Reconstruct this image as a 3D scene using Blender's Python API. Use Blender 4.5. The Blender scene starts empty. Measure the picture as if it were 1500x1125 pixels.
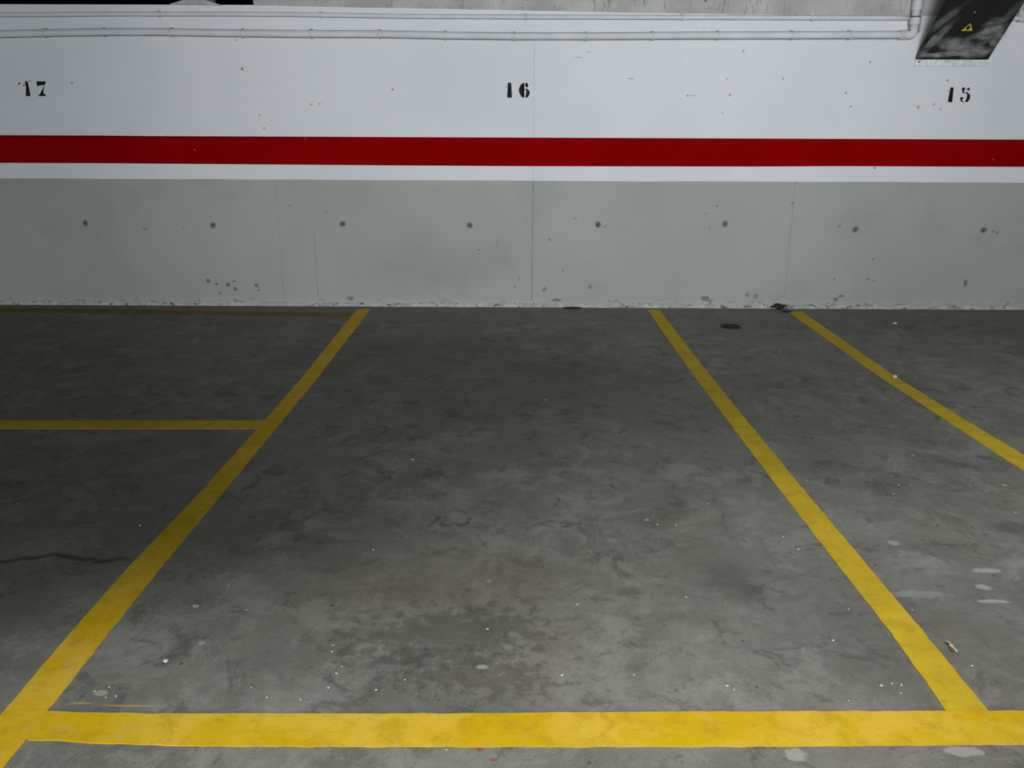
import bpy, bmesh, math, random
from mathutils import Vector, Matrix, Euler, noise
random.seed(7)
R = math.radians
S = bpy.context.scene
COL = S.collection

# ---------------------------------------------------------------- camera
F_PX = 1200.0                     # focal length for a 1500 x 1125 frame
HC = 1.42                         # camera height
cam_d = bpy.data.cameras.new('camera')
cam_d.sensor_fit = 'HORIZONTAL'; cam_d.sensor_width = 36.0
cam_d.lens = F_PX / 1500.0 * 36.0
cam_d.clip_start = 0.02; cam_d.clip_end = 100
cam = bpy.data.objects.new('camera', cam_d); COL.objects.link(cam)
PITCH = math.atan(377.5 / F_PX); YAW = math.atan(7 / F_PX); ROLL = R(0.22)
CM = (Matrix.Rotation(YAW, 3, 'Z') @ Matrix.Rotation(math.pi / 2 - PITCH, 3, 'X') @ Matrix.Rotation(ROLL, 3, 'Z'))
cam.location = (0, 0, HC); cam.rotation_euler = CM.to_euler()
S.camera = cam
CO = Vector((0, 0, HC))
def ray(px, py):
    return (CM @ Vector(((px - 750) / F_PX, -(py - 562.5) / F_PX, -1.0))).normalized()
def onfloor(px, py, z=0.0):
    d = ray(px, py); return CO + d * ((z - HC) / d.z)
D = onfloor(757, 449.5).y         # distance of the end wall
def onwall(px, py, y=None):
    y = D if y is None else y
    d = ray(px, py); return CO + d * (y / d.y)

# ---------------------------------------------------------------- world, view
w = bpy.data.worlds.new('world'); S.world = w; w.use_nodes = True
w.node_tree.nodes['Background'].inputs[0].default_value = (0, 0, 0, 1)
w.node_tree.nodes['Background'].inputs[1].default_value = 0
S.view_settings.view_transform = 'Standard'; S.view_settings.look = 'None'
S.view_settings.exposure = 0.0; S.view_settings.gamma = 1.0; S.view_settings.use_curve_mapping = False

# ---------------------------------------------------------------- unseen lights, added and tuned for brightness (all above or behind the camera)
def lamp(name, loc, watts, radius=0.1, col=(1.0, 1.0, 1.0)):
    l = bpy.data.lights.new(name, 'POINT'); l.energy = watts; l.shadow_soft_size = radius; l.color = col
    o = bpy.data.objects.new(name, l); COL.objects.link(o); o.location = loc; return o
def aim(o, at):
    o.rotation_euler = (Vector(at) - o.location).to_track_quat('-Z', 'Y').to_euler()
def spot(name, loc, at, watts, cone, blend, radius=0.08, col=(1.0, 1.0, 1.0)):
    l = bpy.data.lights.new(name, 'SPOT'); l.energy = watts; l.spot_size = R(cone); l.spot_blend = blend; l.shadow_soft_size = radius; l.color = col
    o = bpy.data.objects.new(name, l); COL.objects.link(o); o.location = loc; aim(o, at); return o
def area_light(name, loc, at, watts, sx, sy, col=(1.0, 1.0, 1.0)):
    l = bpy.data.lights.new(name, 'AREA'); l.shape = 'RECTANGLE'; l.size = sx; l.size_y = sy; l.energy = watts; l.color = col
    o = bpy.data.objects.new(name, l); COL.objects.link(o); o.location = loc; aim(o, at); return o
# unseen area lights added far behind the camera to brighten the end wall
area_light('back_fill', (0.5, -6.9, 1.3), (0.5, 0, 1.0), 670, 3.0, 1.6, (.97, .99, 1.0))
area_light('back_fill', (4.0, -6.9, 1.3), (4.0, 0, 1.0), 78, 3.0, 1.6, (.97, .99, 1.0))
# unseen spots added overhead, cones set to shape the light on the floor
spot('aisle_fill', (-1.5, -.2, 2.4), (-1.5, -.2, 0), 50, 95, .9)
spot('aisle_fill', (-1.35, .25, 2.4), (-1.35, .25, 0), 66, 84, .40)
spot('bay_fill', (3.5, 2.5, 2.4), (3.5, 2.5, 0), 155, 110, .9)
spot('aisle_fill', (-.4, .5, 2.4), (-.4, .5, 0), 116, 90, .5)
spot('aisle_fill', (.8, .9, 2.4), (.8, .95, 0), 82, 97, .6)
spot('bay_fill', (1.0, 2.2, 2.4), (1.0, 2.2, 0), 100, 95, 1.0)
area_light('wall_fill', (2.5, 3.9, 2.42), (2.5, D, 1.2), 15, 1.5, .12)  # unseen strip light added to brighten the wall
# unseen spot added behind the camera, aimed to brighten the wall
spot('wall_spot_fill', (-.1, -1.5, 2.2), (-.1, D, 1.3), 450, 50, 1.0)


# ---------------------------------------------------------------- helpers
def tag(o, label=None, cat=None, group=None, kind=None):
    if label: o['label'] = label
    if cat: o['category'] = cat
    if group: o['group'] = group
    if kind: o['kind'] = kind
    return o
def obj(name, bm, mat, parent=None, smooth=False):
    me = bpy.data.meshes.new(name)
    bmesh.ops.recalc_face_normals(bm, faces=bm.faces[:])
    if smooth:
        for f in bm.faces: f.smooth = True
    bm.to_mesh(me); bm.free()
    if mat: me.materials.append(mat)
    o = bpy.data.objects.new(name, me); COL.objects.link(o)
    if parent: o.parent = parent
    return o
def empty(name, loc):
    o = bpy.data.objects.new(name, None); COL.objects.link(o); o.location = loc
    o.empty_display_size = 0.05
    bpy.context.view_layer.update()
    return o
def rebase(o, loc):
    """move a mesh's origin to loc without moving the mesh"""
    loc = Vector(loc)
    o.data.transform(Matrix.Translation(-loc)); o.location = loc
    return o
def child(o, root):
    """parent a mesh given in world coordinates to an unrotated empty"""
    o.data.transform(Matrix.Translation(-Vector(root.location))); o.parent = root; return o
def box(bm, x0, x1, y0, y1, z0, z1):
    vs = [bm.verts.new(p) for p in ((x0,y0,z0),(x1,y0,z0),(x1,y1,z0),(x0,y1,z0),(x0,y0,z1),(x1,y0,z1),(x1,y1,z1),(x0,y1,z1))]
    for f in ((0,3,2,1),(4,5,6,7),(0,1,5,4),(1,2,6,5),(2,3,7,6),(3,0,4,7)): bm.faces.new([vs[i] for i in f])
def slab(bm, pts, off):
    """closed polygon pts (Vectors) given a thickness along off"""
    off = Vector(off)
    a = [bm.verts.new(p) for p in pts]; b = [bm.verts.new(p + off) for p in pts]
    f0 = bm.faces.new(a); f1 = bm.faces.new(b[::-1])
    n = len(a)
    for i in range(n): bm.faces.new((a[i], b[i], b[(i+1) % n], a[(i+1) % n]))
    bmesh.ops.triangulate(bm, faces=[f0, f1])
def tube(bm, path, r, seg=16, caps=True):
    """round tube along a list of points; r a number or one per point"""
    rs = r if isinstance(r, (list, tuple)) else [r] * len(path)
    path = [Vector(p) for p in path]; rings = []
    up = None
    for i, p in enumerate(path):
        a = path[max(0, i-1)]; b = path[min(len(path)-1, i+1)]
        t = (b - a)
        if t.length < 1e-9: t = (path[-1] - path[0])
        t.normalize()
        if up is None:
            up = Vector((0, 0, 1)) if abs(t.z) < .9 else Vector((0, 1, 0))
        s = t.cross(up).normalized(); u = s.cross(t).normalized(); up = u
        rings.append([bm.verts.new(p + (s*math.cos(k*2*math.pi/seg) + u*math.sin(k*2*math.pi/seg)) * rs[i]) for k in range(seg)])
    for A, B in zip(rings, rings[1:]):
        for k in range(seg): bm.faces.new((A[k], A[(k+1) % seg], B[(k+1) % seg], B[k]))
    if caps: bm.faces.new(rings[0][::-1]); bm.faces.new(rings[-1])

# ---------------------------------------------------------------- materials
class NT:
    def __init__(s, name):
        s.m = bpy.data.materials.new(name); s.m.use_nodes = True
        s.t = s.m.node_tree; s.b = s.t.nodes['Principled BSDF']
        s.pos = s.t.nodes.new('ShaderNodeNewGeometry').outputs['Position']
    def node(s, typ, **k):
        n = s.t.nodes.new(typ)
        for a, v in k.items(): setattr(n, a, v)
        return n
    def link(s, a, b): s.t.links.new(a, b)
    def put(s, sock, v):
        if hasattr(v, 'is_output'): s.link(v, sock)
        elif isinstance(v, (tuple, list)) and len(v) == 3 and sock.type == 'RGBA': sock.default_value = (*v, 1)
        else: sock.default_value = v
    def math(s, op, a, b=None, c=None, clamp=False):
        n = s.node('ShaderNodeMath', operation=op, use_clamp=clamp)
        for i, v in enumerate((a, b, c)):
            if v is not None: s.put(n.inputs[i], v)
        return n.outputs[0]
    def noise(s, scale, detail=4, rough=.55, stretch=(1,1,1), off=(0,0,0), dist=0, vec=None):
        mp = s.node('ShaderNodeMapping'); s.link(vec or s.pos, mp.inputs[0])
        mp.inputs['Scale'].default_value = stretch; mp.inputs['Location'].default_value = off
        n = s.node('ShaderNodeTexNoise'); s.link(mp.outputs[0], n.inputs['Vector'])
        n.inputs['Scale'].default_value = scale; n.inputs['Detail'].default_value = detail
        n.inputs['Roughness'].default_value = rough; n.inputs['Distortion'].default_value = dist
        return n.outputs[0]
    def ramp(s, v, lo, hi, a=0.0, b=1.0, smooth=True):
        n = s.node('ShaderNodeMapRange'); n.interpolation_type = 'SMOOTHSTEP' if smooth else 'LINEAR'
        s.put(n.inputs[0], v)
        n.inputs[1].default_value = lo; n.inputs[2].default_value = hi; n.inputs[3].default_value = a; n.inputs[4].default_value = b
        return n.outputs[0]
    def mix(s, f, a, b, mode='MIX'):
        n = s.node('ShaderNodeMix', data_type='RGBA', blend_type=mode)
        s.put(n.inputs[0], f); s.put(n.inputs[6], a); s.put(n.inputs[7], b); return n.outputs[2]
    def xyz(s):
        n = s.node('ShaderNodeSeparateXYZ'); s.link(s.pos, n.inputs[0]); return n.outputs
    def spots(s, scale, size, seed=0, density=1.0, stretch=(1,1,1)):
        """sparse round specks: 1 inside a speck"""
        mp = s.node('ShaderNodeMapping'); s.link(s.pos, mp.inputs[0]); mp.inputs['Location'].default_value = (seed*3.1, seed*1.7, seed)
        mp.inputs['Scale'].default_value = stretch
        v = s.node('ShaderNodeTexVoronoi'); s.link(mp.outputs[0], v.inputs['Vector']); v.inputs['Scale'].default_value = scale
        sep = s.node('ShaderNodeSeparateColor'); s.link(v.outputs['Color'], sep.inputs[0])
        rad = s.math('MULTIPLY', sep.outputs[1], size)
        d = s.math('LESS_THAN', v.outputs['Distance'], rad)
        k = s.math('LESS_THAN', sep.outputs[0], density)
        return s.math('MULTIPLY', d, k)
    def blot(s, c, rx, ry, ang=0, soft=.5, wob=.35, wscale=6, plane='XY', u=None):
        """a stain with its own outline at a place on the surface: mask 0..1"""
        X, Y = (0, 1) if plane == 'XY' else (0, 2)
        o = s.xyzc[X], s.xyzc[Y]
        dx = s.math('SUBTRACT', o[0], c[0]); dy = s.math('SUBTRACT', o[1], c[1])
        ca, sa = math.cos(ang), math.sin(ang)
        a = s.math('ADD', s.math('MULTIPLY', dx, ca / rx), s.math('MULTIPLY', dy, sa / rx))
        b = s.math('ADD', s.math('MULTIPLY', dx, -sa / ry), s.math('MULTIPLY', dy, ca / ry))
        r = s.math('SQRT', s.math('ADD', s.math('MULTIPLY', a, a), s.math('MULTIPLY', b, b)))
        if wob:
            n = s.noise(wscale, 4, .6)
            r = s.math('ADD', r, s.math('MULTIPLY', s.math('SUBTRACT', n, .5), wob * 4))
        return s.ramp(r, 1 - soft, 1 + soft * .6, 1, 0)
    def bump(s, h, strength=.3, dist=.01):
        n = s.node('ShaderNodeBump'); n.inputs['Strength'].default_value = strength; n.inputs['Distance'].default_value = dist
        s.link(h, n.inputs['Height']); s.link(n.outputs[0], s.b.inputs['Normal'])
    def set(s, col=None, rough=None, metal=None, spec=None):
        if col is not None: s.put(s.b.inputs['Base Color'], col)
        if rough is not None: s.put(s.b.inputs['Roughness'], rough)
        if metal is not None: s.put(s.b.inputs['Metallic'], metal)
        if spec is not None: s.put(s.b.inputs['Specular IOR Level'], spec)
        return s.m

# --- floor concrete
m = NT('floor_concrete'); m.xyzc = m.xyz()
big = m.noise(.9, 5, .6, off=(3, 1, 0))
mid = m.noise(3.2, 6, .65, off=(1, 7, 0), dist=.6)
fine = m.noise(28, 5, .7, stretch=(1, 1, 1))
grain = m.noise(160, 3, .6)
c = m.mix(m.ramp(big, .35, .68), (.165, .166, .152), (.235, .24, .232))
c = m.mix(m.ramp(mid, .36, .7), c, (.30, .305, .295)); 
c = m.mix(m.ramp(m.noise(5.5, 7, .7, off=(9, 2, 0), dist=.5), .52, .72, 0, .55), c, (.115, .115, .108))
c = m.mix(m.ramp(m.noise(11, 6, .7, off=(2, 5, 0), dist=.8), .56, .75, 0, .5), c, (.36, .36, .35))
c = m.mix(m.ramp(fine, .35, .7, 0, .35), c, (.12, .12, .11))
c = m.mix(m.ramp(grain, .3, .7, 0, .18), c, (.42, .42, .40))
# fine scratches swept by tyres
scr = m.noise(40, 3, .6, stretch=(1, .06, 1), dist=.4)
c = m.mix(m.ramp(scr, .66, .74, 0, .18), c, (.45, .45, .44))
c = m.mix(m.ramp(m.noise(4.2, 8, .74, off=(6, 6, 0), dist=.7), .50, .60, 0, .42), c, (.40, .405, .39))
c = m.mix(m.ramp(m.noise(6.5, 8, .76, off=(1, 9, 4), dist=.6), .53, .63, 0, .55), c, (.085, .085, .078))
c = m.mix(m.ramp(m.noise(1.6, 4, .6, off=(11, 3, 0)), .5, .7, 0, .35), c, (.25, .235, .18))
c = m.mix(m.ramp(m.noise(75, 3, .7, off=(0, 4, 4)), .60, .70, 0, .5), c, (.07, .07, .06))
c = m.mix(m.ramp(m.noise(48, 4, .7, off=(5, 4, 4)), .62, .72, 0, .45), c, (.50, .50, .48))
c = m.mix(m.math('MULTIPLY', m.spots(9, .09, 2, .5), .75), c, (.6, .6, .57))
c = m.mix(m.math('MULTIPLY', m.spots(14, .10, 5, .5), .7), c, (.06, .06, .055))
def fl(px, py): p = onfloor(px, py); return (p.x, p.y)
# stains and painted shade with a place of their own
def stain_shade(px, py, rxpx, rx_, ry_, col, k, ang=0, soft=.6, wob=.3, wscale=6):
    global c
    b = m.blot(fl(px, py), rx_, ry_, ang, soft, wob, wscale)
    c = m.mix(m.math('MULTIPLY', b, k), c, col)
stain_shade(650, 860, 0, .55, .30, (.19, .178, .135), .40, 0, .9, .3, 3)          # brownish area
stain_shade(660, 930, 0, .30, .14, (.08, .078, .07), .5, .1, .5, 1.1, 24)        # crumbly dark patch
stain_shade(690, 985, 0, .22, .09, (.08, .075, .07), .5, -.2, .5, 1.1, 30)
stain_shade(1075, 850, 0, .10, .14, (.10, .10, .09), .6, .4, .8, .25, 6)
stain_shade(925, 867, 0, .05, .035, (.10, .10, .09), .55, 0, .6, .3, 8)
stain_shade(830, 540, 0, .30, .22, (.07, .07, .062), .30, 0, .9, .35, 4)
stain_shade(600, 520, 0, .9, .5, (.10, .10, .088), .45, 0, .9, .3, 2)  # broad mid-floor shade painted into the floor colour
stain_shade(720, 580, 0, 1.0, .6, (.09, .09, .08), .35, 0, .9, .3, 2)  # more of the bay's soft shade, put into the colour
stain_shade(1400, 920, 0, .5, .3, (.14, .145, .14), .35, 0, .9, .3, 3)
stain_shade(437, 477, 0, .10, .30, (.34, .34, .32), .35, 0, .4, .15, 5)
stain_shade(1490, 772, 0, .12, .05, (.07, .07, .065), .45, 0, .7, .3, 9)
stain_shade(60, 800, 0, .16, .10, (.42, .42, .40), .4, .3, .9, .7, 12)
# ring of scuffed rubber
rb = m.blot(fl(665, 760), .075, .075, 0, .25, .25, 16)
rb2 = m.blot(fl(665, 758), .055, .055, 0, .3, .25, 16)
rb = m.math('MULTIPLY', m.math('MULTIPLY', m.math('SUBTRACT', rb, rb2, clamp=True), m.ramp(m.noise(26, 4, .7), .42, .58)), .75)
c = m.mix(rb, c, (.035, .035, .03))
# white smears
for (px, py, rx_, ry_) in ((1447, 836, .050, .016), (1439, 860, .024, .018), (1453, 881, .048, .012), (1345, 870, .10, .022), (1310, 795, .022, .018),
                           (707, 977, .019, .010), (1165, 1105, .03, .02), (148, 1015, .02, .012), (295, 942, .012, .012), (1410, 1100, .045, .018)):
    stain_shade(px, py, 0, rx_, ry_, (.55, .57, .55), .6 if rx_ < .06 else .28, 0, .3, .42, 34)
for (px, py) in ((703, 1098), (724, 1113)): stain_shade(px, py, 0, .010, .006, (.30, .09, .04), .8, 0, .5, .3, 40)
for (px, py, rx_, ry_, k, a) in ((120, 1030, .030, .0035, .8, 0), (195, 1034, .062, .0035, .9, 0), (165, 1033, .03, .003, .5, 0)):
    stain_shade(px, py, 0, rx_, ry_, (.62, .48, .10), k, a, .4, .15, 30)
# dark hairline crack, left
cx = m.math('ABSOLUTE', m.math('SUBTRACT', m.math('SUBTRACT', m.xyzc[1], fl(75, 818)[1]), m.math('MULTIPLY', m.math('SUBTRACT', m.noise(3.0, 5, .6, stretch=(1, 0, 0)), .5), .30)))
crk = m.math('MULTIPLY', m.ramp(m.math('ADD', cx, m.math('MULTIPLY', m.noise(14, 4, .7), .016)), .008, .034, 1, 0), m.ramp(m.xyzc[0], fl(210, 818)[0] - .1, fl(210, 818)[0], 1, 0))
c = m.mix(m.math('MULTIPLY', crk, .7), c, (.02, .02, .018))
# dust along the wall
dust = m.math('MULTIPLY', m.ramp(m.math('ADD', m.xyzc[1], m.math('MULTIPLY', m.noise(2.5, 5, .6), .7)), D - .25, D + .25, 0, 1), .55)
c = m.mix(dust, c, (.30, .30, .27))
c = m.mix(1.0, c, (.665, .66, .615), 'MULTIPLY')        # darkens the whole floor evenly
m.bump(m.math('ADD', m.math('MULTIPLY', fine, .6), m.math('MULTIPLY', grain, .4)), .35, .004)
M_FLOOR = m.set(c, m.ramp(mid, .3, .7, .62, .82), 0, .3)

# --- end wall: white paint above, grey paint below
zg = onwall(757, 264.5).z
m = NT('wall_paint'); m.xyzc = m.xyz(); X, Y, Z = m.xyzc
cloud = m.noise(1.1, 4, .5, off=(4, 0, 2)); spk = m.noise(60, 3, .6)
white = m.mix(m.ramp(cloud, .35, .65), (.64, .70, .745), (.695, .73, .775))
grey = m.mix(m.ramp(cloud, .35, .65), (.325, .345, .335), (.355, .372, .362))
grey = m.mix(m.ramp(m.noise(2.2, 6, .6, off=(0, 0, 9)), .5, .75, 0, .4), grey, (.26, .275, .265))
edge = m.math('ADD', Z, m.math('MULTIPLY', m.math('SUBTRACT', m.noise(1.3, 3, .5), .5), .010))
c = m.mix(m.ramp(edge, zg - .003, zg + .003, 0, 1), grey, white)
c = m.mix(m.ramp(spk, .35, .75, 0, .10), c, (.25, .25, .25))
# pin holes left by air bubbles
c = m.mix(m.math('MULTIPLY', m.spots(6.5, .085, 3, .8), .6), c, (.10, .11, .11))
c = m.mix(m.math('MULTIPLY', m.spots(11.0, .05, 8, .30), .5), c, (.12, .13, .13))
# drip streaks under the pipes
dr = m.noise(7, 4, .7, stretch=(1, 1, .10), off=(5, 0, 0))
c = m.mix(m.math('MULTIPLY', m.ramp(dr, .60, .72, 0, .35), m.ramp(Z, 1.95, 2.2)), c, (.25, .25, .24))
# cast joints between shutter boards
def joint(px, k, pyr=(60, 440), wd=.004, slant=0.0):
    global c
    top, bot = onwall(px[0], pyr[0]), onwall(px[1], pyr[1])
    sl = (top.x - bot.x) / (top.z - bot.z)
    xx = m.math('SUBTRACT', X, m.math('ADD', m.math('MULTIPLY', m.math('SUBTRACT', Z, bot.z), sl), bot.x))
    xx = m.math('ADD', xx, m.math('MULTIPLY', m.math('SUBTRACT', m.noise(3, 5, .7, stretch=(0, 0, 1), off=(px[0], 0, 0)), .5), .03))
    l = m.ramp(m.math('ABSOLUTE', xx), wd * .4, wd * 1.6, 1, 0)
    l = m.math('MULTIPLY', l, m.ramp(m.noise(6, 4, .7, stretch=(0, 0, 1), off=(px[0]*.3, 0, 0)), .3, .6, .25, 1))
    rng = m.math('MULTIPLY', m.ramp(Z, bot.z - .01, bot.z + .01), m.ramp(Z, top.z - .01, top.z + .01, 1, 0))
    l = m.math('MULTIPLY', m.math('MULTIPLY', l, rng), k)
    c = m.mix(l, c, (.13, .14, .135)); return l
j1 = joint((781, 779), .75, (266, 440)); joint((783, 781), .20, (60, 266))
joint((1165, 1149), .35, (264, 440)); joint((403, 417), .25, (264, 440)); joint((460, 466), .5, (338, 434), .003)
joint((729, 729), .4, (345, 366), .003)
def wst(px, py, rx_, rz_, col, k, soft=.5, wob=.3, wscale=12, ang=0):
    global c
    p = onwall(px, py); b = m.blot((p.x, p.z), rx_, rz_, ang, soft, wob, wscale, 'XZ')
    c = m.mix(m.math('MULTIPLY', b, k), c, col)
for (px, py, a, b_) in ((305, 411, .022, .018), (317, 416, .018, .012), (334, 417, .020, .016), (342, 412, .018, .009), (345, 423, .018, .02),
                        (322, 429, .012, .009), (376, 418, .02, .016), (379, 425, .016, .008), (213, 335, .026, .007), (269, 335, .010, .006),
                        (1414, 415, .016, .03), (1224, 438, .02, .014), (1232, 434, .02, .012), (1033, 437, .035, .022), (1040, 441, .03, .014), (816, 440, .04, .016), (513, 437, .03, .02),
                        (115, 441, .02, .016), (355, 101, .010, .012), (380, 169, .008, .008), (1388, 118, .009, .010), (1281, 246, .010, .008), (575, 131, .008, .008)):
    wst(px, py, a, b_, (.07, .075, .07), .75, .5, .45, 40)
for (px, py, a) in ((424, 301, .008), (478, 310, .010), (701, 366, .010), (703, 372, .008), (760, 408, .010), (754, 420, .010), (805, 351, .012), (842, 320, .010), (855, 328, .007),
                    (825, 396, .010), (886, 332, .009), (1050, 302, .011), (1034, 313, .007), (1039, 335, .008), (1161, 298, .012), (1222, 409, .010), (1230, 331, .012),
                    (1455, 339, .012), (1461, 341, .012), (1279, 380, .012), (1272, 409, .012), (1280, 411, .009), (864, 420, .02), (798, 424, .02), (1095, 432, .02), (1107, 434, .025),
                    (1007, 140, .009), (1069, 139, .010), (1065, 116, .008), (1089, 75, .010), (1058, 166, .008), (1147, 115, .008), (1275, 91, .009), (1239, 136, .009), (1246, 156, .009),
                    (1345, 157, .012), (1368, 153, .009), (1378, 160, .008), (456, 153, .008), (468, 152, .008), (105, 121, .010), (345, 59, .008), (387, 188, .010)):
    wst(px, py, a, a, (.11, .12, .115), .6, .5, .3, 45)
wst(640, 395, .65, .22, (.20, .21, .205), .30, .9, .25, 2)       # soft shade low on the wall, painted into its colour
for (px, py) in ((847, 84), (862, 76), (925, 115), (1015, 140)): wst(px, py, .03, .006, (.30, .33, .33), .5, .5, .2, 20)
# crumbled bottom edge
low = m.ramp(m.math('ADD', Z, m.math('MULTIPLY', m.noise(6, 4, .6), .08)), .05, .13, 1, 0)
c = m.mix(m.math('MULTIPLY', low, .45), c, (.46, .47, .44))
c = m.mix(m.math('MULTIPLY', m.math('MULTIPLY', low, m.ramp(m.noise(26, 4, .7, stretch=(.6, 1, 1.4)), .56, .62)), .8), c, (.09, .09, .08))
m.bump(m.math('ADD', m.math('MULTIPLY', spk, .5), m.math('MULTIPLY', m.noise(9, 4, .6), 1.0)), .25, .004)
M_WALL = m.set(c, .6, 0, .3)

# --- rough grey concrete for beam, ceiling; near-black for the unlit void
m = NT('raw_concrete'); m.xyzc = m.xyz()
c = m.mix(m.ramp(m.noise(3, 5, .6), .35, .7), (.37, .365, .37), (.50, .495, .50))
c = m.mix(m.ramp(m.noise(22, 5, .75, stretch=(1, 1, .10)), .57, .66, 0, .6), c, (.13, .125, .12))
c = m.mix(m.math('MULTIPLY', m.spots(12, .14, 4, .5), .8), c, (.09, .09, .085))
m.bump(m.noise(20, 5, .6), .5, .01); M_RAW = m.set(c, .85, 0, .2)
m = NT('raw_concrete_lip'); m.xyzc = m.xyz()
c = m.mix(m.ramp(m.noise(12, 5, .6), .35, .7), (.34, .35, .33), (.50, .51, .48))
c = m.mix(m.ramp(m.noise(30, 4, .7, stretch=(.6, 1, 1)), .56, .64, 0, .85), c, (.07, .07, .06))
m.bump(m.noise(60, 5, .6), .6, .006); M_LIP = m.set(c, .85, 0, .2)
m = NT('void_black'); M_VOID = m.set(m.mix(m.noise(4), (.006, .006, .006), (.014, .013, .012)), .95, 0, .1)  # near-black colour stands in for the unlit depth of the void
m = NT('room_paint'); M_ROOM = m.set(m.mix(m.noise(1.5), (.12, .12, .12), (.15, .15, .15)), .8, 0, .2)

# --- line paint
def paint(name, a, b, dirt, k=.5, worn=(.30, .28, .20)):
    m = NT(name); m.xyzc = m.xyz()
    c = m.mix(m.ramp(m.noise(3.5, 5, .6, dist=.8), .4, .62), a, b)
    c = m.mix(m.ramp(m.noise(12, 6, .75, dist=.4), .46, .66, 0, k), c, dirt)
    c = m.mix(m.ramp(m.noise(60, 4, .7, stretch=(.35, 1, 1)), .58, .70, 0, .45), c, dirt)
    c = m.mix(m.ramp(m.noise(7, 7, .75, off=(8, 3, 0)), .57, .66, 0, .38), c, worn)
    c = m.mix(m.math('MULTIPLY', m.spots(7, .075, 6, .5), .6), c, (.12, .09, .04))
    m.bump(m.noise(90, 4, .6), .2, .003)
    return m.set(c, .75, 0, .15)
M_YEL = paint('yellow_road_paint', (.55, .36, .003), (.61, .405, .035), (.42, .275, .006), .65, (.47, .36, .11))
M_YEL2 = paint('yellow_road_paint_dusty', (.49, .345, .018), (.56, .40, .022), (.38, .27, .014), .6, (.42, .33, .09))
M_YEL3 = paint('yellow_road_paint_faded', (.17, .13, .03), (.21, .155, .035), (.11, .09, .035), .6, (.11, .10, .07))
m = NT('red_gloss_paint')
c = m.mix(m.ramp(m.noise(2), .4, .6), (.235, .0006, .0016), (.262, .0008, .002)); 
c = m.mix(m.math('MULTIPLY', m.spots(9, .05, 1, .25), .6), c, (.6, .25, .25))
m.bump(m.noise(8, 4), .1, .003); M_RED = m.set(c, .9, 0, .02)
m = NT('black_stencil_paint'); M_BLACK = m.set(m.mix(m.noise(50), (.004, .004, .005), (.012, .012, .013)), .7, 0, .2)
def plain(name, a, b, sc, rough, metal=0, spec=.3, bump=.1):
    m = NT(name); n = m.noise(sc, 5, .6)
    if bump: m.bump(n, bump, .003)
    return m.set(m.mix(m.ramp(n, .35, .65), a, b), rough, metal, spec)
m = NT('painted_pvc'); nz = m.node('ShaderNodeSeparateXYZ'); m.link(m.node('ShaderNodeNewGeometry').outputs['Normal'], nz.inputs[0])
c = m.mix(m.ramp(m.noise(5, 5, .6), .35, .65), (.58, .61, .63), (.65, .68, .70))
dust_shade = m.math('MULTIPLY', m.ramp(m.math('ABSOLUTE', nz.outputs[2]), .80, .97), m.ramp(m.noise(4, 5, .7), .3, .6, .5, 1))
M_PIPE = m.set(m.mix(m.math('MULTIPLY', dust_shade, .85), c, (.12, .12, .115)), .6, 0, .25)     # dust on top, plus shadow lines painted along top and underside
M_CLIP = plain('painted_clip', (.47, .49, .50), (.62, .64, .66), 30, .6)
M_GAP = plain('black_gap', (.02, .02, .02), (.04, .04, .04), 30, .7)
m = NT('galvanised_steel')
v = m.node('ShaderNodeTexVoronoi'); m.link(m.pos, v.inputs['Vector']); v.inputs['Scale'].default_value = 38
sp = m.node('ShaderNodeSeparateColor'); m.link(v.outputs['Color'], sp.inputs[0])
M_GALV = m.set(m.mix(sp.outputs[0], (.50, .58, .60), (.80, .88, .88)), .5, .25, .5)

# =============================================================== THE SETTING
XL, XR, YB, ZC = -7.5, 8.5, -7.0, 2.48
def struct(name, bm, mat, parent=None):
    o = obj(name, bm, mat, parent); tag(o, kind='structure'); return o
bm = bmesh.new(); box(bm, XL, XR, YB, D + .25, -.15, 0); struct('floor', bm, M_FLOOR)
bm = bmesh.new(); box(bm, XL, XR, YB, D + 1.6, ZC, ZC + .15); struct('ceiling', bm, M_ROOM)
ztop = onwall(120, 6.5).z
xgap = onwall(372, 8).x
bm = bmesh.new(); box(bm, XL, XR, D, D + .25, -.15, ztop); struct('wall_back', bm, M_WALL)
bm = bmesh.new(); box(bm, XL - .15, XL, YB, D + 1.6, -.15, ZC + .15); struct('wall_left', bm, M_ROOM)
bm = bmesh.new(); box(bm, XR, XR + .15, YB, D + 1.6, -.15, ZC + .15); struct('wall_right', bm, M_ROOM)
bm = bmesh.new(); box(bm, XL, XR, YB - .15, YB, -.15, ZC + .15); struct('wall_front', bm, M_ROOM)
# the unlit void seen over the wall's head, left
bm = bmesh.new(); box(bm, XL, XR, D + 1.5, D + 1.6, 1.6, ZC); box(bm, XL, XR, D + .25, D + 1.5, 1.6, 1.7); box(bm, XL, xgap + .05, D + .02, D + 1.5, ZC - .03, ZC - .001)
struct('wall_void', bm, M_VOID)
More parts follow.
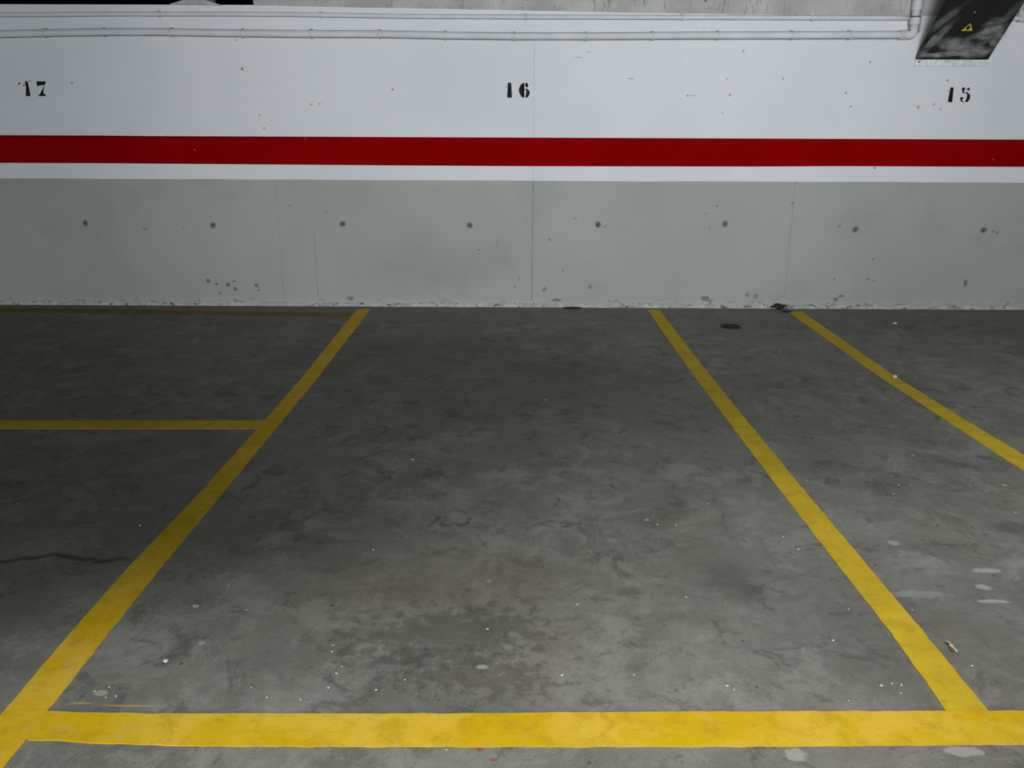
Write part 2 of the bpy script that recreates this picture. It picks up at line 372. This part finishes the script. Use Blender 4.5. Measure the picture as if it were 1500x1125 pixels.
# concrete beam bearing on the wall head, underside dips to the right
def beam(x0, x1, zf, name, jag=.0, n=60, proud=.05):
    bm = bmesh.new(); rows = []
    for i in range(n + 1):
        x = x0 + (x1 - x0) * i / n
        zb = zf(x) + noise.noise(Vector((x * 3, 0, 1))) * .006
        y0 = D - proud
        rows.append([bm.verts.new(p) for p in ((x, D + .24, zb + .01), (x, D - .004, zb), (x, y0 + .006, zb + .03), (x, y0, zb + .075), (x, y0, ZC), (x, D + .24, ZC))])
    for A, B in zip(rows, rows[1:]):
        for k in range(6): bm.faces.new((A[k], A[(k+1) % 6], B[(k+1) % 6], B[k]))
    bm.faces.new(rows[0]); bm.faces.new(rows[-1][::-1])
    return struct(name, bm, M_RAW)
za, zb_, zc_ = onwall(380, 8).z, onwall(850, 17).z, onwall(1150, 22.5).z
xa, xb_, xc_ = onwall(380, 8).x, onwall(850, 15).x, onwall(1150, 17).x
def zf(x):
    if x < xb_: t = (x - xa) / (xb_ - xa); return za + (zb_ - za) * max(t, 0)
    t = min((x - xb_) / (xc_ - xb_), 1); return zb_ + (zc_ - zb_) * t
beam(xgap, XR, zf, 'trim_1', n=120, proud=.02)
# a crumbled stub of the beam left of it
bm = bmesh.new()
P = [(250, 7), (262, 3), (276, -1), (282, -14), (300, -14), (303, 1), (312, 4), (326, 8)]
slab(bm, [onwall(a, b) + Vector((0, -.03, 0)) for a, b in P], (0, .22, 0)); struct('trim_2', bm, M_RAW)
bm = bmesh.new()
P = [(318, 7), (330, 3), (372, 7), (372, -20), (318, -20)]
# crumbly skirting of spilled mortar at the wall base
bm = bmesh.new(); n = 900; rows = []
for i in range(n + 1):
    x = XL + 2 + (XR - XL - 3) * i / n
    a = noise.fractal(Vector((x * 6, 2, 0)), 1, 2, 4) * .5 + .5; b = noise.fractal(Vector((x * 9, 7, 3)), 1, 2, 4) * .5 + .5
    h = .014 + .030 * a; d = .004 + .016 * b
    rows.append([bm.verts.new(p) for p in ((x, D + .01, -.002), (x, D - d - .006, -.002), (x, D - d, h * .55), (x, D - d * .35, h), (x, D + .01, h + .003))])
for A, B in zip(rows, rows[1:]):
    for k in range(5): bm.faces.new((A[k], A[(k+1) % 5], B[(k+1) % 5], B[k]))
bm.faces.new(rows[0]); bm.faces.new(rows[-1][::-1])
struct('baseboard_back', bm, M_LIP)
# =============================================================== PAINTED LINES
def resample(pts, step=8):
    out = []
    for (a, b), (c_, d) in zip(pts, pts[1:]):
        k = max(1, int(math.hypot(c_ - a, d - b) / step))
        for i in range(k): out.append((a + (c_ - a) * i / k, b + (d - b) * i / k))
    out.append(pts[-1]); return out
def line(label, e1, e2, mat, h, seed, jit=.0022, name='parking_line'):
    """painted line between two pixel edges measured on the floor"""
    A = [onfloor(*p) for p in e1]; B = [onfloor(*p) for p in e2]
    def fine_(pts):
        out = []
        for a, b in zip(pts, pts[1:]):
            k = max(1, int((b - a).length / .02))
            out += [a.lerp(b, i / k) for i in range(k)]
        return out + [pts[-1]]
    def arc(pts, n):
        L = [0]
        for a, b in zip(pts, pts[1:]): L.append(L[-1] + (b - a).length)
        res = []; j = 0
        for i in range(n + 1):
            t = L[-1] * i / n
            while j < len(L) - 2 and L[j+1] < t: j += 1
            res.append(pts[j].lerp(pts[j+1], (t - L[j]) / max(1e-9, L[j+1] - L[j])))
        return res
    n = int(max((A[0] - A[-1]).length, (B[0] - B[-1]).length) / .02)
    A, B = arc(A, n), arc(B, n)
    bm = bmesh.new(); rows = []
    for i, (a, b) in enumerate(zip(A, B)):
        t = (b - a).normalized()
        a = a + t * (noise.noise(Vector((i * .35, seed, 0))) * jit * 1.6); b = b + t * (noise.noise(Vector((i * .35, seed + 9, 0))) * jit * 1.6)
        rows.append([bm.verts.new((p.x, p.y, z)) for p, z in ((a, 0), (a, h), (b, h), (b, 0))])
    for P, Q in zip(rows, rows[1:]):
        for k in range(4): bm.faces.new((P[k], P[(k+1) % 4], Q[(k+1) % 4], Q[k]))
    bm.faces.new(rows[0]); bm.faces.new(rows[-1][::-1])
    o = obj(name, bm, mat)
    mid = (A[n//2] + B[n//2]) / 2; rebase(o, (mid.x, mid.y, 0))
    return tag(o, label, 'parking line', 'yellow parking bay lines')
line('long yellow line slanting from the wall down to the lower left corner',
     [(523, 453), (445, 550), (387, 617), (288, 727), (187, 832), (107, 923), (0, 1049), (-66, 1127), (-110, 1180)],
     [(543, 453), (468, 550), (405, 627), (320, 730), (233, 835), (163, 923), (71, 1041), (5, 1125), (-38, 1180)], M_YEL, .0016, 1)
line('long yellow line slanting from the wall down to the lower right, beside the wood splinter',
     [(948, 454), (1014, 548), (1133, 706), (1228, 829), (1303, 925), (1356, 999), (1408, 1075)],
     [(966, 454), (1040, 550), (1160, 697), (1265, 822), (1356, 930), (1447, 1041), (1470, 1072)], M_YEL2, .0018, 2)
line('yellow line at far right running from the wall to the right edge',
     [(1156, 458), (1285, 550), (1500, 691), (1750, 855)], [(1174, 456), (1309, 550), (1417, 617), (1500, 667), (1750, 818)], M_YEL2, .0016, 3)
line('broad bright yellow line running straight across the foreground',
     [(40, 1041), (107, 1044), (230, 1046), (400, 1046), (640, 1046), (940, 1043.5), (1385, 1042), (1500, 1042), (1750, 1040)],
     [(40, 1084), (80, 1085), (133, 1089), (267, 1093), (400, 1094), (780, 1094.5), (1140, 1094), (1350, 1092), (1500, 1091), (1750, 1090)], M_YEL, .0021, 4)
line('short dull yellow line across bay 17 at left, midway up the floor',
     [(-350, 615), (0, 616), (200, 616), (396, 616)], [(-350, 627), (0, 628), (200, 628.5), (396, 628)], M_YEL2, .0010, 5)
line('faint dirty yellow line along the foot of the wall in bay 17',
     [(-300, 450), (0, 450.5), (200, 454), (520, 458.5)], [(-300, 457), (0, 457.5), (200, 461), (520, 465)], M_YEL3, .0010, 6)

# red stripe on the wall
top = [(-400, 198), (0, 198), (150, 198.5), (400, 201.5), (600, 204), (780, 205), (1100, 205), (1300, 204), (1500, 204.5), (1900, 206)]
bot = [(1900, 246), (1500, 244), (1300, 243), (1100, 244), (780, 243.5), (600, 242.5), (400, 240.5), (150, 237), (0, 237), (-400, 237)]
bm = bmesh.new(); A = [onwall(*p) - Vector((0, .0012, 0)) for p in resample(top, 25)]; B = [onwall(*p) - Vector((0, .0012, 0)) for p in resample(bot, 25)]
slab(bm, A + B, (0, -.0015, 0))
tag(rebase(obj('red_stripe', bm, M_RED), onwall(757, 224)), 'long horizontal dark red stripe painted across the white upper wall', 'stripe')

# bay numbers
def number(name, label, org, digits):
    c0 = onwall(org[0] + 30, org[1] + 27)
    root = empty(name, c0); tag(root, label, 'number', 'stencilled bay numbers')
    for dname, polys in digits:
        bm = bmesh.new()
        for P in polys:
            slab(bm, [onwall(org[0] + a / 22.5, org[1] + b / 22.5) for a, b in P], (0, -.0015, 0))
        child(obj(dname, bm, M_BLACK), root)
number('bay_number', 'black stencilled number 16 on the white wall above the red stripe', (730, 105), [
 ('digit', [[(315,365),(425,365),(432,700),(440,820),(450,855),(290,855),(318,815),(320,600)], [(262,515),(280,460),(292,470),(290,515)]]),
 ('digit', [[(855,365),(800,375),(740,430),(695,510),(675,600),(685,680),(720,760),(770,840),(800,855),(860,855),(820,795),(808,700),(808,560),(812,440),(830,395)],
            [(890,365),(940,365),(970,400),(990,460),(980,490),(965,515),(915,515),(885,470),(895,435),(925,415),(900,395)],
            [(855,600),(890,568),(920,560),(950,565),(1000,605),(1035,670),(1032,740),(990,810),(960,855),(885,855),(920,820),(922,720),(920,620),(900,600)]])])
number('bay_number', 'black stencilled number 15 on the white wall below the dark cable duct', (1380, 110), [
 ('digit', [[(275,405),(383,405),(360,520),(340,640),(325,780),(330,895),(180,890),(210,840),(215,760),(245,560)], [(180,545),(185,510),(215,485),(205,525)]]),
 ('digit', [[(650,410),(765,410),(740,500),(710,605),(675,605),(660,500)],
            [(790,440),(850,465),(855,415),(880,405),(915,450),(900,500),(865,515),(820,490)],
            [(745,605),(745,570),(820,562),(880,600),(920,660),(925,730),(900,800),(850,880),(790,895),(745,890),(800,830),(825,730),(825,640),(800,600)],
            [(590,770),(620,730),(670,725),(710,750),(690,790),(650,805),(665,840),(710,885),(700,895),(640,880),(600,830)]])])
number('bay_number', 'black stencilled number 17 at the left end of the white wall', (20, 105), [
 ('digit', [[(375,315),(440,315),(470,345),(500,520),(530,700),(560,805),(405,805),(430,760),(410,650),(405,520),(390,400)],
            [(135,405),(160,375),(230,360),(225,390),(170,425)], [(315,460),(335,400),(360,400),(350,475),(325,475)], [(480,300),(510,285),(540,305),(510,325)]]),
 ('digit', [[(750,318),(1065,318),(1030,445),(810,455),(790,490),(770,470)],
            [(985,500),(1015,480),(995,560),(980,700),(1010,740),(1080,790),(1075,805),(830,805),(800,775),(860,760),(910,720),(940,600)]])])

# =============================================================== FORM-TIE PLUGS in the grey wall
M_PLUG = plain('grey_mortar_plug', (.15, .16, .155), (.22, .23, .225), 60, .8)
M_PLUGD = plain('dark_plug_core', (.05, .055, .05), (.12, .12, .115), 80, .9)
bm = bmesh.new(); seg = 28
prof = [(.0235, .0), (.0225, -.003), (.019, -.005), (.0155, -.0042), (.012, -.0012), (.0115, 0)]
rings = [[bm.verts.new((r * math.cos(k*2*math.pi/seg) * (1 + .05*math.sin(3*k)), y, r * math.sin(k*2*math.pi/seg) * 1.12)) for k in range(seg)] for r, y in prof]
for A, B in zip(rings, rings[1:]):
    for k in range(seg): bm.faces.new((A[k], A[(k+1)%seg], B[(k+1)%seg], B[k]))
rim0 = obj('rim', bm, M_PLUG, smooth=True)
bm = bmesh.new(); cvs = [bm.verts.new((.0125*math.cos(k*2*math.pi/seg), -.0012, .0138*math.sin(k*2*math.pi/seg))) for k in range(seg)]
cc = bm.verts.new((.002, -.0008, .001))
for k in range(seg): bm.faces.new((cvs[k], cvs[(k+1)%seg], cc))
for k in range(seg): pass
core0 = obj('core', bm, M_PLUGD)
ties = [(125, 327, 'first from the left, left of the small dark slot'), (312, 330, 'second from the left, above a cluster of chipped holes'), (502, 328, 'third from the left, above the top of the left bay line'),
        (688, 330, 'fourth from the left, left of the vertical wall joint'), (876, 329, 'first to the right of the vertical wall joint'), (1062, 328, 'above the black drain cover'),
        (1253, 336, 'second from the right end'), (1441, 337, 'last at the right end, below number 15')]
for i, (px, py, where) in enumerate(ties):
    root = empty('form_tie_plug', onwall(px, py)); root.rotation_euler = (0, R(37 * i), 0)
    tag(root, 'round grey wall plug, ' + where, 'wall plug', 'form tie plugs in a row on the grey wall')
    for src in (rim0, core0):
        o = src if i == 0 else src.copy()
        if i: COL.objects.link(o)
        o.parent = root

# =============================================================== PIPES
def wpt(px, py, off): return onwall(px, py, D - off)
def pxm(n): return n / F_PX * (onwall(757, 40) - CO).dot(CM @ Vector((0, 0, -1)))
r1, r2, rv = pxm(6.5) / 2, pxm(10.5) / 2, pxm(12) / 2
def run(pts, off): return [wpt(a, b, off) for a, b in resample(pts, 20)]
def ring_at(bm, p, t, r, half, seg=20):
    t = Vector(t).normalized()
    tube(bm, [p - t * half, p - t * (half * .8), p + t * (half * .8), p + t * half], [r * .96, r, r, r * .96], seg)
def bracket(bm, p, r, t=.010):
    """saddle clip: band over the pipe with two feet against the wall"""
    seg = 14; W = t; vs = []
    for s in (-1, 1):
        row = []
        for k in range(seg + 1):
            a = -math.pi/2 + math.pi * k / seg
            row.append((p.x + s * W, p.y - math.cos(a) * (r + .003), p.z + math.sin(a) * (r + .003)))
        row = [(p.x + s * W, D - .0015, p.z - r - .003)] + row + [(p.x + s * W, D - .0015, p.z + r + .003)]
        vs.append([bm.verts.new(q) for q in row])
    for k in range(len(vs[0]) - 1): bm.faces.new((vs[0][k], vs[0][k+1], vs[1][k+1], vs[1][k]))
    box(bm, p.x - W * 1.3, p.x + W * 1.3, D - .012, D - .0012, p.z + r + .003, p.z + r + .013)
    box(bm, p.x - W, p.x + W, D - .004, D - .0012, p.z - r - .008, p.z - r - .003)

# upper conduit
upts = [(-350, 21), (0, 21.5), (60, 21.5), (160, 20.5), (240, 20.5), (320, 20.5), (450, 21.5), (600, 24), (760, 24.8), (1000, 25.5), (1200, 26), (1331, 26.5)]
root = empty('conduit', wpt(700, 24, r1 + .004)); tag(root, 'thin white conduit along the top of the wall, above the thicker pipe', 'pipe')
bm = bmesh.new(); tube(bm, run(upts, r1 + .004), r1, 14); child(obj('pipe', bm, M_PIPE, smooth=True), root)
def yat(pts, x):
    for (a, b), (c_, d) in zip(pts, pts[1:]):
        if a <= x <= c_: return b + (d - b) * (x - a) / (c_ - a)
clip_labels = 1
for px in (-60, 232, 470, 770, 1000, 1190):
    bm = bmesh.new(); bracket(bm, wpt(px, yat(upts, px), r1 + .004), r1, .008); child(obj('pipe_clip', bm, M_CLIP), root)
# lower pipe with its elbow and the riser
lpts = [(-350, 51), (0, 50), (60, 48.5), (160, 46.8), (240, 46.8), (330, 48.5), (420, 49.5), (560, 50), (660, 52), (760, 53), (870, 53), (1000, 52), (1160, 51.5), (1330, 51)]
off = r2 * 1.42 + .004
root = empty('drain_pipe', wpt(700, 52, off)); tag(root, 'thicker white pipe on the wall with elbow rising at its right end', 'pipe')
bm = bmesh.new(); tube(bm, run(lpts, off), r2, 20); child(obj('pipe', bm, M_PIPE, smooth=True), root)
for px in (-50, 65, 151, 250, 354, 455, 555, 652, 753, 859, 956, 1052, 1161, 1245):
    bm = bmesh.new(); bracket(bm, wpt(px, yat(lpts, px), off), r2 + .001, .0075); child(obj('pipe_clip', bm, M_CLIP), root)
pe = wpt(1337, 51, off)
bm = bmesh.new(); ring_at(bm, wpt(1322, 51, off), (1, 0, 0), r2 * 1.22, pxm(4)); child(obj('coupling', bm, M_CLIP, smooth=False), root)
bm = bmesh.new()
rr = r2 * 1.15; pth = [wpt(1325, 51, off)]
cxn, czn = pe.x - .016, pe.z + .016
pth = [Vector((pe.x - .06, pe.y, pe.z))] + [Vector((cxn + .016 * math.sin(a), pe.y, czn - .016 * math.cos(a))) for a in [R(15 * k) for k in range(7)]] + [Vector((pe.x, pe.y, pe.z + .075))]
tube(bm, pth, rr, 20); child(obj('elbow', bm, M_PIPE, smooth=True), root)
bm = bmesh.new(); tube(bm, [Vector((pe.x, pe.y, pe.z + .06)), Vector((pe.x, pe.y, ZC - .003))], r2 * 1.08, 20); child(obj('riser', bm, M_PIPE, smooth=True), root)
for py, hh in ((31, 5), (8, 7)):
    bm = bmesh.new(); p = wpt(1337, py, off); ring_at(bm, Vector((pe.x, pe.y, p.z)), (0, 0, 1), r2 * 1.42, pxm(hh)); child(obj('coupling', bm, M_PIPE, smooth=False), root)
    bm = bmesh.new(); ring_at(bm, Vector((pe.x, pe.y, p.z + pxm(hh) + .003)), (0, 0, 1), r2 * 1.40, .004); g_ = child(obj('gap', bm, M_GAP), root); g_['label'] = 'thin black ring for the dark gap line'  # black ring put in for the dark gap line at the coupling
# junction box fixed behind the riser
M_BOX = plain('grey_box_plastic', (.33, .33, .33), (.42, .42, .42), 12, .6)
a, b = wpt(1344, 36, 0), wpt(1355, -20, 0)
bm = bmesh.new(); box(bm, a.x, b.x, D - .03, D - .0012, wpt(1344, 48, 0).z, b.z); bmesh.ops.bevel(bm, geom=bm.edges[:], offset=.004, segments=2, affect='EDGES')
o = rebase(obj('mounting_strip', bm, M_BOX), (a.x, D, a.z)); tag(o, 'narrow grey mounting strip on the wall right behind the pipe riser', 'strip')
# short run right of the duct
root = empty('conduit', wpt(1500, 22, r1 + .004)); tag(root, 'short stretch of white conduit right of the dark cable duct', 'pipe')
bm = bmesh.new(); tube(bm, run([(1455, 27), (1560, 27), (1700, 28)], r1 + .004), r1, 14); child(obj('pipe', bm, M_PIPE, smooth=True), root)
bm = bmesh.new(); bracket(bm, wpt(1497, 27, r1 + .004), r1 + .004, .03); child(obj('pipe_clip', bm, M_CLIP), root)
bm = bmesh.new(); q = wpt(1497, 19, .02); ring_at(bm, q, (1, 0, 0), r1 * 1.7, .03); child(obj('coupling', bm, M_CLIP), root)

# =============================================================== SLOPING CABLE DUCT
zd = onwall(1395, 88).z
SL = R(45)                                     # rises 45 degrees from the wall towards the ceiling
n_ = Vector((0, -math.sin(SL), -math.cos(SL))) # outward normal of the underside
P0 = Vector((0, D - .012, zd))
def onduct(px, py, lift=0.0):
    d = ray(px, py); t = ((P0 + n_ * lift) - CO).dot(n_) / d.dot(n_); return CO + d * t
dl, dr_ = onduct(1342, 87).x, onduct(1448, 87).x
m = NT('dark_duct_paint'); m.xyzc = m.xyz(); X, Y, Z = m.xyzc
c = m.mix(m.noise(6), (.012, .014, .012), (.020, .022, .019))
pb = onduct(1395, 80)
def arcmask(px, py, r0, wd, sq, k, amin=None):
    p = onduct(px, py)
    dx = m.math('SUBTRACT', X, p.x); dz = m.math('MULTIPLY', m.math('SUBTRACT', Z, p.z), sq)
    r = m.math('SQRT', m.math('ADD', m.math('MULTIPLY', dx, dx), m.math('MULTIPLY', dz, dz)))
    r = m.math('ADD', r, m.math('MULTIPLY', m.math('SUBTRACT', m.noise(5, 4, .6), .5), .10))
    r = m.math('ABSOLUTE', m.math('SUBTRACT', r, r0))
    b = m.ramp(r, 0, wd, 1, 0)
    streak = m.ramp(m.noise(16, 4, .7, dist=1.5), .35, .65, .3, 1)
    return m.math('MULTIPLY', m.math('MULTIPLY', b, streak), k)
def dblot(px, py, rx_, rz_, k, ang=0, col=(.26, .28, .27), soft=.5, wob=.3):
    global c
    p = onduct(px, py); b = m.blot((p.x, p.z), rx_, rz_, ang, soft, wob, 14, 'XZ')
    streak = m.ramp(m.noise(11, 4, .7, stretch=(.55, 1, 1.5), dist=1.2), .36, .64, .3, 1)
    c = m.mix(m.math('MULTIPLY', m.math('MULTIPLY', b, streak), k), c, col)
dblot(1404, 68, .20, .045, .9, -.15)
dblot(1382, 80, .17, .018, .9, .05, (.36, .38, .37), .4, .15)
dblot(1430, 77, .12, .035, .9, .1)
dblot(1453, 45, .09, .075, .85, .2)
dblot(1462, 60, .05, .06, .8, 1.0)
dblot(1366, 62, .035, .15, .6, -.5)
dblot(1380, 32, .028, .16, .4, -.75)
dblot(1440, 49, .11, .02, .7, .35)
dblot(1480, 20, .03, .12, .35, -.5)
c = m.mix(m.spots(12, .12, 2, .12), c, (.3, .3, .3))
m.bump(m.noise(6, 3), .1, .01)
M_DUCT = m.set(c, .7, .0, .2)
root = empty('cable_duct', (dl, D, zd)); tag(root, 'dark sheet metal cable duct sloping up from the wall to the ceiling at upper right', 'duct')
# body: shallow tray, 4 cm deep, underside towards the room
L = (ZC - zd) / math.sin(SL) + .02
up = Vector((0, -math.cos(SL), math.sin(SL)))
th = .028
bm = bmesh.new()
slab(bm, [Vector((dl, P0.y, P0.z)), Vector((dr_, P0.y, P0.z)), Vector((dr_, P0.y, P0.z)) + up * L, Vector((dl, P0.y, P0.z)) + up * L], -n_ * th)
bmesh.ops.bevel(bm, geom=[e for e in bm.edges if abs((e.verts[0].co - e.verts[1].co).normalized().dot(up)) > .99], offset=.004, segments=2, affect='EDGES')
child(obj('duct_body', bm, M_DUCT), root)
# galvanised flange against the wall
bm = bmesh.new(); a, b = onwall(1340, 88), onwall(1447, 97.5)
box(bm, a.x, b.x, D - .016, D, b.z, zd + .002); bmesh.ops.bevel(bm, geom=bm.edges[:], offset=.002, segments=2, affect='EDGES')
fl_ = child(obj('flange', bm, M_GALV), root); fl_['label'] = 'bright galvanised flange'
M_SCREW = plain('dark_screw', (.06, .06, .06), (.10, .10, .10), 40, .5, .5)
bm = bmesh.new(); p = onwall(1344.5, 91); tube(bm, [Vector((p.x, D - .015, p.z)), Vector((p.x, D - .021, p.z))], .006, 12)
sc_ = obj('screw', bm, M_SCREW); sc_.data.transform(Matrix.Translation(-Vector(root.location))); sc_.parent = fl_
# warning sticker, its own thing on the duct
M_WY = plain('sticker_yellow', (.50, .42, .06), (.58, .48, .08), 20, .5, bump=0)
c0 = onduct(1416, 40, .001)
root2 = empty('warning_sign', c0); tag(root2, 'small yellow triangular electric hazard sticker with black border on the dark duct', 'sign')
def dpoly(P, l0, l1): 
    bm = bmesh.new(); pts = [onduct(1300 + a / 7.5, b / 7.5, l0) for a, b in P]
    slab(bm, pts, n_ * (l1 - l0)); return bm
child(obj('border', dpoly([(785, 352), (918, 236), (930, 236), (946, 345), (940, 352)], .0005, .0015), M_BLACK), root2)
child(obj('face', dpoly([(806, 340), (915, 252), (934, 338)], .0015, .0022), M_WY), root2)
child(obj('lightning_bolt', dpoly([(902, 276), (866, 301), (886, 305), (870, 332), (896, 316), (914, 292), (894, 293)], .0022, .0028), M_BLACK), root2)

# =============================================================== THINGS ON THE FLOOR
M_RUB = plain('black_rubber', (.006, .006, .005), (.016, .016, .014), 30, .55)
# drain cover: oval dished plate with a rim
p = onfloor(1070.5, 479)
root = empty('drain_cover', (p.x, p.y, 0)); tag(root, 'small black oval drain cover on the floor near the wall between two yellow lines', 'drain cover')
root.rotation_euler = (0, 0, R(-24))
def disc(bm, prof, ax, ay, seg=40):
    rings = [[bm.verts.new((r * ax * math.cos(k*2*math.pi/seg), r * ay * math.sin(k*2*math.pi/seg), z)) for k in range(seg)] for r, z in prof]
    for A, B in zip(rings, rings[1:]):
        for k in range(seg): bm.faces.new((A[k], A[(k+1)%seg], B[(k+1)%seg], B[k]))
    bm.faces.new(rings[0][::-1]); bm.faces.new(rings[-1])
bm = bmesh.new(); disc(bm, [(1, 0), (1, .004), (.96, .008), (.84, .008), (.80, .003)], .075, .068); obj('rim', bm, M_RUB, root)
M_RUB2 = plain('dusty_black_rubber', (.010, .010, .009), (.025, .025, .022), 18, .8)
bm = bmesh.new(); disc(bm, [(1, .001), (1, .004), (.9, .0045)], .060, .054); obj('plate', bm, M_RUB2, root)
for k in range(-2, 3):
    bm = bmesh.new(); hw = .045 * math.sqrt(1 - (k / 3.2) ** 2); box(bm, -hw, hw, k * .017 - .003, k * .017 + .003, .0035, .007); obj('rib', bm, M_RUB, root)

# lumps
def lump(r, seed, sq=(1, 1, .5), rough=.35):
    bm = bmesh.new(); bmesh.ops.create_icosphere(bm, subdivisions=2, radius=1)
    for v in bm.verts:
        n = 1 + rough * noise.noise(v.co * 1.7 + Vector((seed, 0, 0)))
        v.co = Vector((v.co.x * sq[0], v.co.y * sq[1], v.co.z * sq[2])) * r * n
    z0 = min(v.co.z for v in bm.verts)
    for v in bm.verts: v.co.z -= z0
    return bm
M_DIRT = plain('dark_debris', (.010, .009, .008), (.035, .03, .026), 60, .95)
p = onfloor(1139, 452.5)
o = obj('debris_clump', lump(.035, 4, (1.5, .8, .55), .6), M_DIRT); o.location = (p.x, D - .045, 0)
tag(o, 'dark clump of debris at the wall foot where the far right yellow line starts', 'debris')
p = onfloor(1152, 457.5)
o = obj('debris_chip', lump(.03, 9, (1.5, .5, .18), .4), M_DIRT); o.location = (p.x, p.y, .0); o.location.z = .0017
tag(o, 'flat dark chip lying on the floor just in front of the debris clump', 'debris')
p = onfloor(838, 452)
o = obj('debris_chip', lump(.045, 19, (1.8, .5, .12), .4), M_DIRT); o.location = (p.x, D - .05, 0)
tag(o, 'thin dark sliver by the wall foot just right of the vertical wall joint', 'debris')

# dry curled leaf beside the right bay line
M_LEAF = plain('dry_leaf', (.32, .25, .17), (.50, .42, .30), 40, .8)
M_BARK = plain('brown_bark', (.10, .055, .03), (.17, .10, .06), 60, .9)
A0, A1 = onfloor(1384, 941), onfloor(1402, 957)
ctr = (A0 + A1) / 2; dv = (A1 - A0); ln = dv.length; ang = math.atan2(dv.y, dv.x)
root = empty('wood_splinter', (ctr.x, ctr.y, 0)); root.rotation_euler = (0, 0, ang)
tag(root, 'small pale and brown splinter of wood on the floor beside the right bay line', 'splinter')
bm = bmesh.new(); pts = []; rs = []
for i in range(9):
    t = i / 8; pts.append(Vector(((t - .5) * ln, .003 * math.sin(t * 7), .006 + .003 * math.sin(t * 4)))); rs.append([.0015, .0035, .004, .0035, .006, .0065, .005, .004, .001][i])
tube(bm, pts, rs, 8)
for v in bm.verts: v.co.z = max(0, v.co.z * .9)
obj('wood', bm, M_LEAF, root)
bm = bmesh.new(); pts = [Vector((ln * t, -.006 + .002 * math.sin(t * 20), .005)) for t in (.0, .1, .2, .3, .4)]; tube(bm, pts, [.002, .005, .006, .005, .002], 8)
for v in bm.verts: v.co.z = max(0, v.co.z)
obj('bark', bm, M_BARK, root)

# pebbles and white grit
M_GRIT = plain('white_grit', (.40, .39, .36), (.58, .57, .53), 60, .9)
p = onfloor(1310, 554)
o = obj('pebble', lump(.016, 3, (1, .9, .6)), plain('cream_stone', (.55, .50, .38), (.70, .64, .50), 50, .8)); o.location = (p.x, p.y, .0016)
tag(o, 'cream pebble sitting on the far right yellow line', 'pebble')
p = onfloor(243, 970)
o = obj('pebble', lump(.0065, 5, (1, 1, .7)), M_GRIT); o.location = (p.x, p.y, 0)
tag(o, 'round white pebble on the floor right of the left bay line, lower left', 'pebble')
p = onfloor(287, 890)
o = obj('pebble', lump(.011, 6, (1, .8, .5), .6), plain('grey_stone', (.09, .085, .08), (.22, .21, .2), 60, .8)); o.location = (p.x, p.y, 0)
tag(o, 'dark grey stone chip on the floor right of the left bay line', 'pebble')
p = onfloor(604, 675)
o = obj('pebble', lump(.010, 8, (1, .8, .6), .5), plain('brown_stone', (.03, .028, .025), (.30, .29, .27), 90, .8)); o.location = (p.x, p.y, 0)
tag(o, 'small dark stone in the middle of bay 16 left of centre', 'pebble')
p = onfloor(1310.5, 475.5)
o = obj('pebble', lump(.018, 12, (1, .8, .5), .3), M_GRIT); o.location = (p.x, p.y, 0)
tag(o, 'white chip on the floor near the wall right of the far right yellow line', 'pebble')
grit = [(486, 955), (501, 977), (493, 987), (593, 996), (481, 1008), (551, 1011), (440, 1025), (714, 922), (929, 989), (1005, 875), (361, 894), (1037, 738), (1147, 787), (1169, 805), (1309, 724), (1333, 711),
        (1316, 711), (1291, 1005), (1306, 1002), (1319, 1016), (1320, 1004), (1243, 1027), (1220, 939), (139, 1013), (155, 1022), (160, 1007), (170, 1020), (823, 990), (1336, 894), (1065, 1005), (1075, 1011), (205, 770), (1243, 893),
        (654, 1099), (368, 1007), (391, 1022), (1424, 976), (845, 886), (963, 769), (799, 586), (990, 770), (547, 806)]
gm = [lump(.0031, s, (1.2, .8, .5), .8) for s in (21, 22, 23)]
protos = []
for i, (px, py) in enumerate(grit):
    if i < 3: o = obj('grit_chip', gm[i], M_GRIT); protos.append(o)
    else: o = protos[i % 3].copy(); COL.objects.link(o)
    p = onfloor(px, py); o.location = (p.x, p.y, 0); o.rotation_euler = (0, 0, i * 1.3)
    s = random.uniform(.7, 1.25) * (1 if py > 850 else 1.2); o.scale = (s, s, s)
    tag(o, 'tiny white grit chip scattered on the grey concrete floor', 'grit', 'white grit chips on the floor')
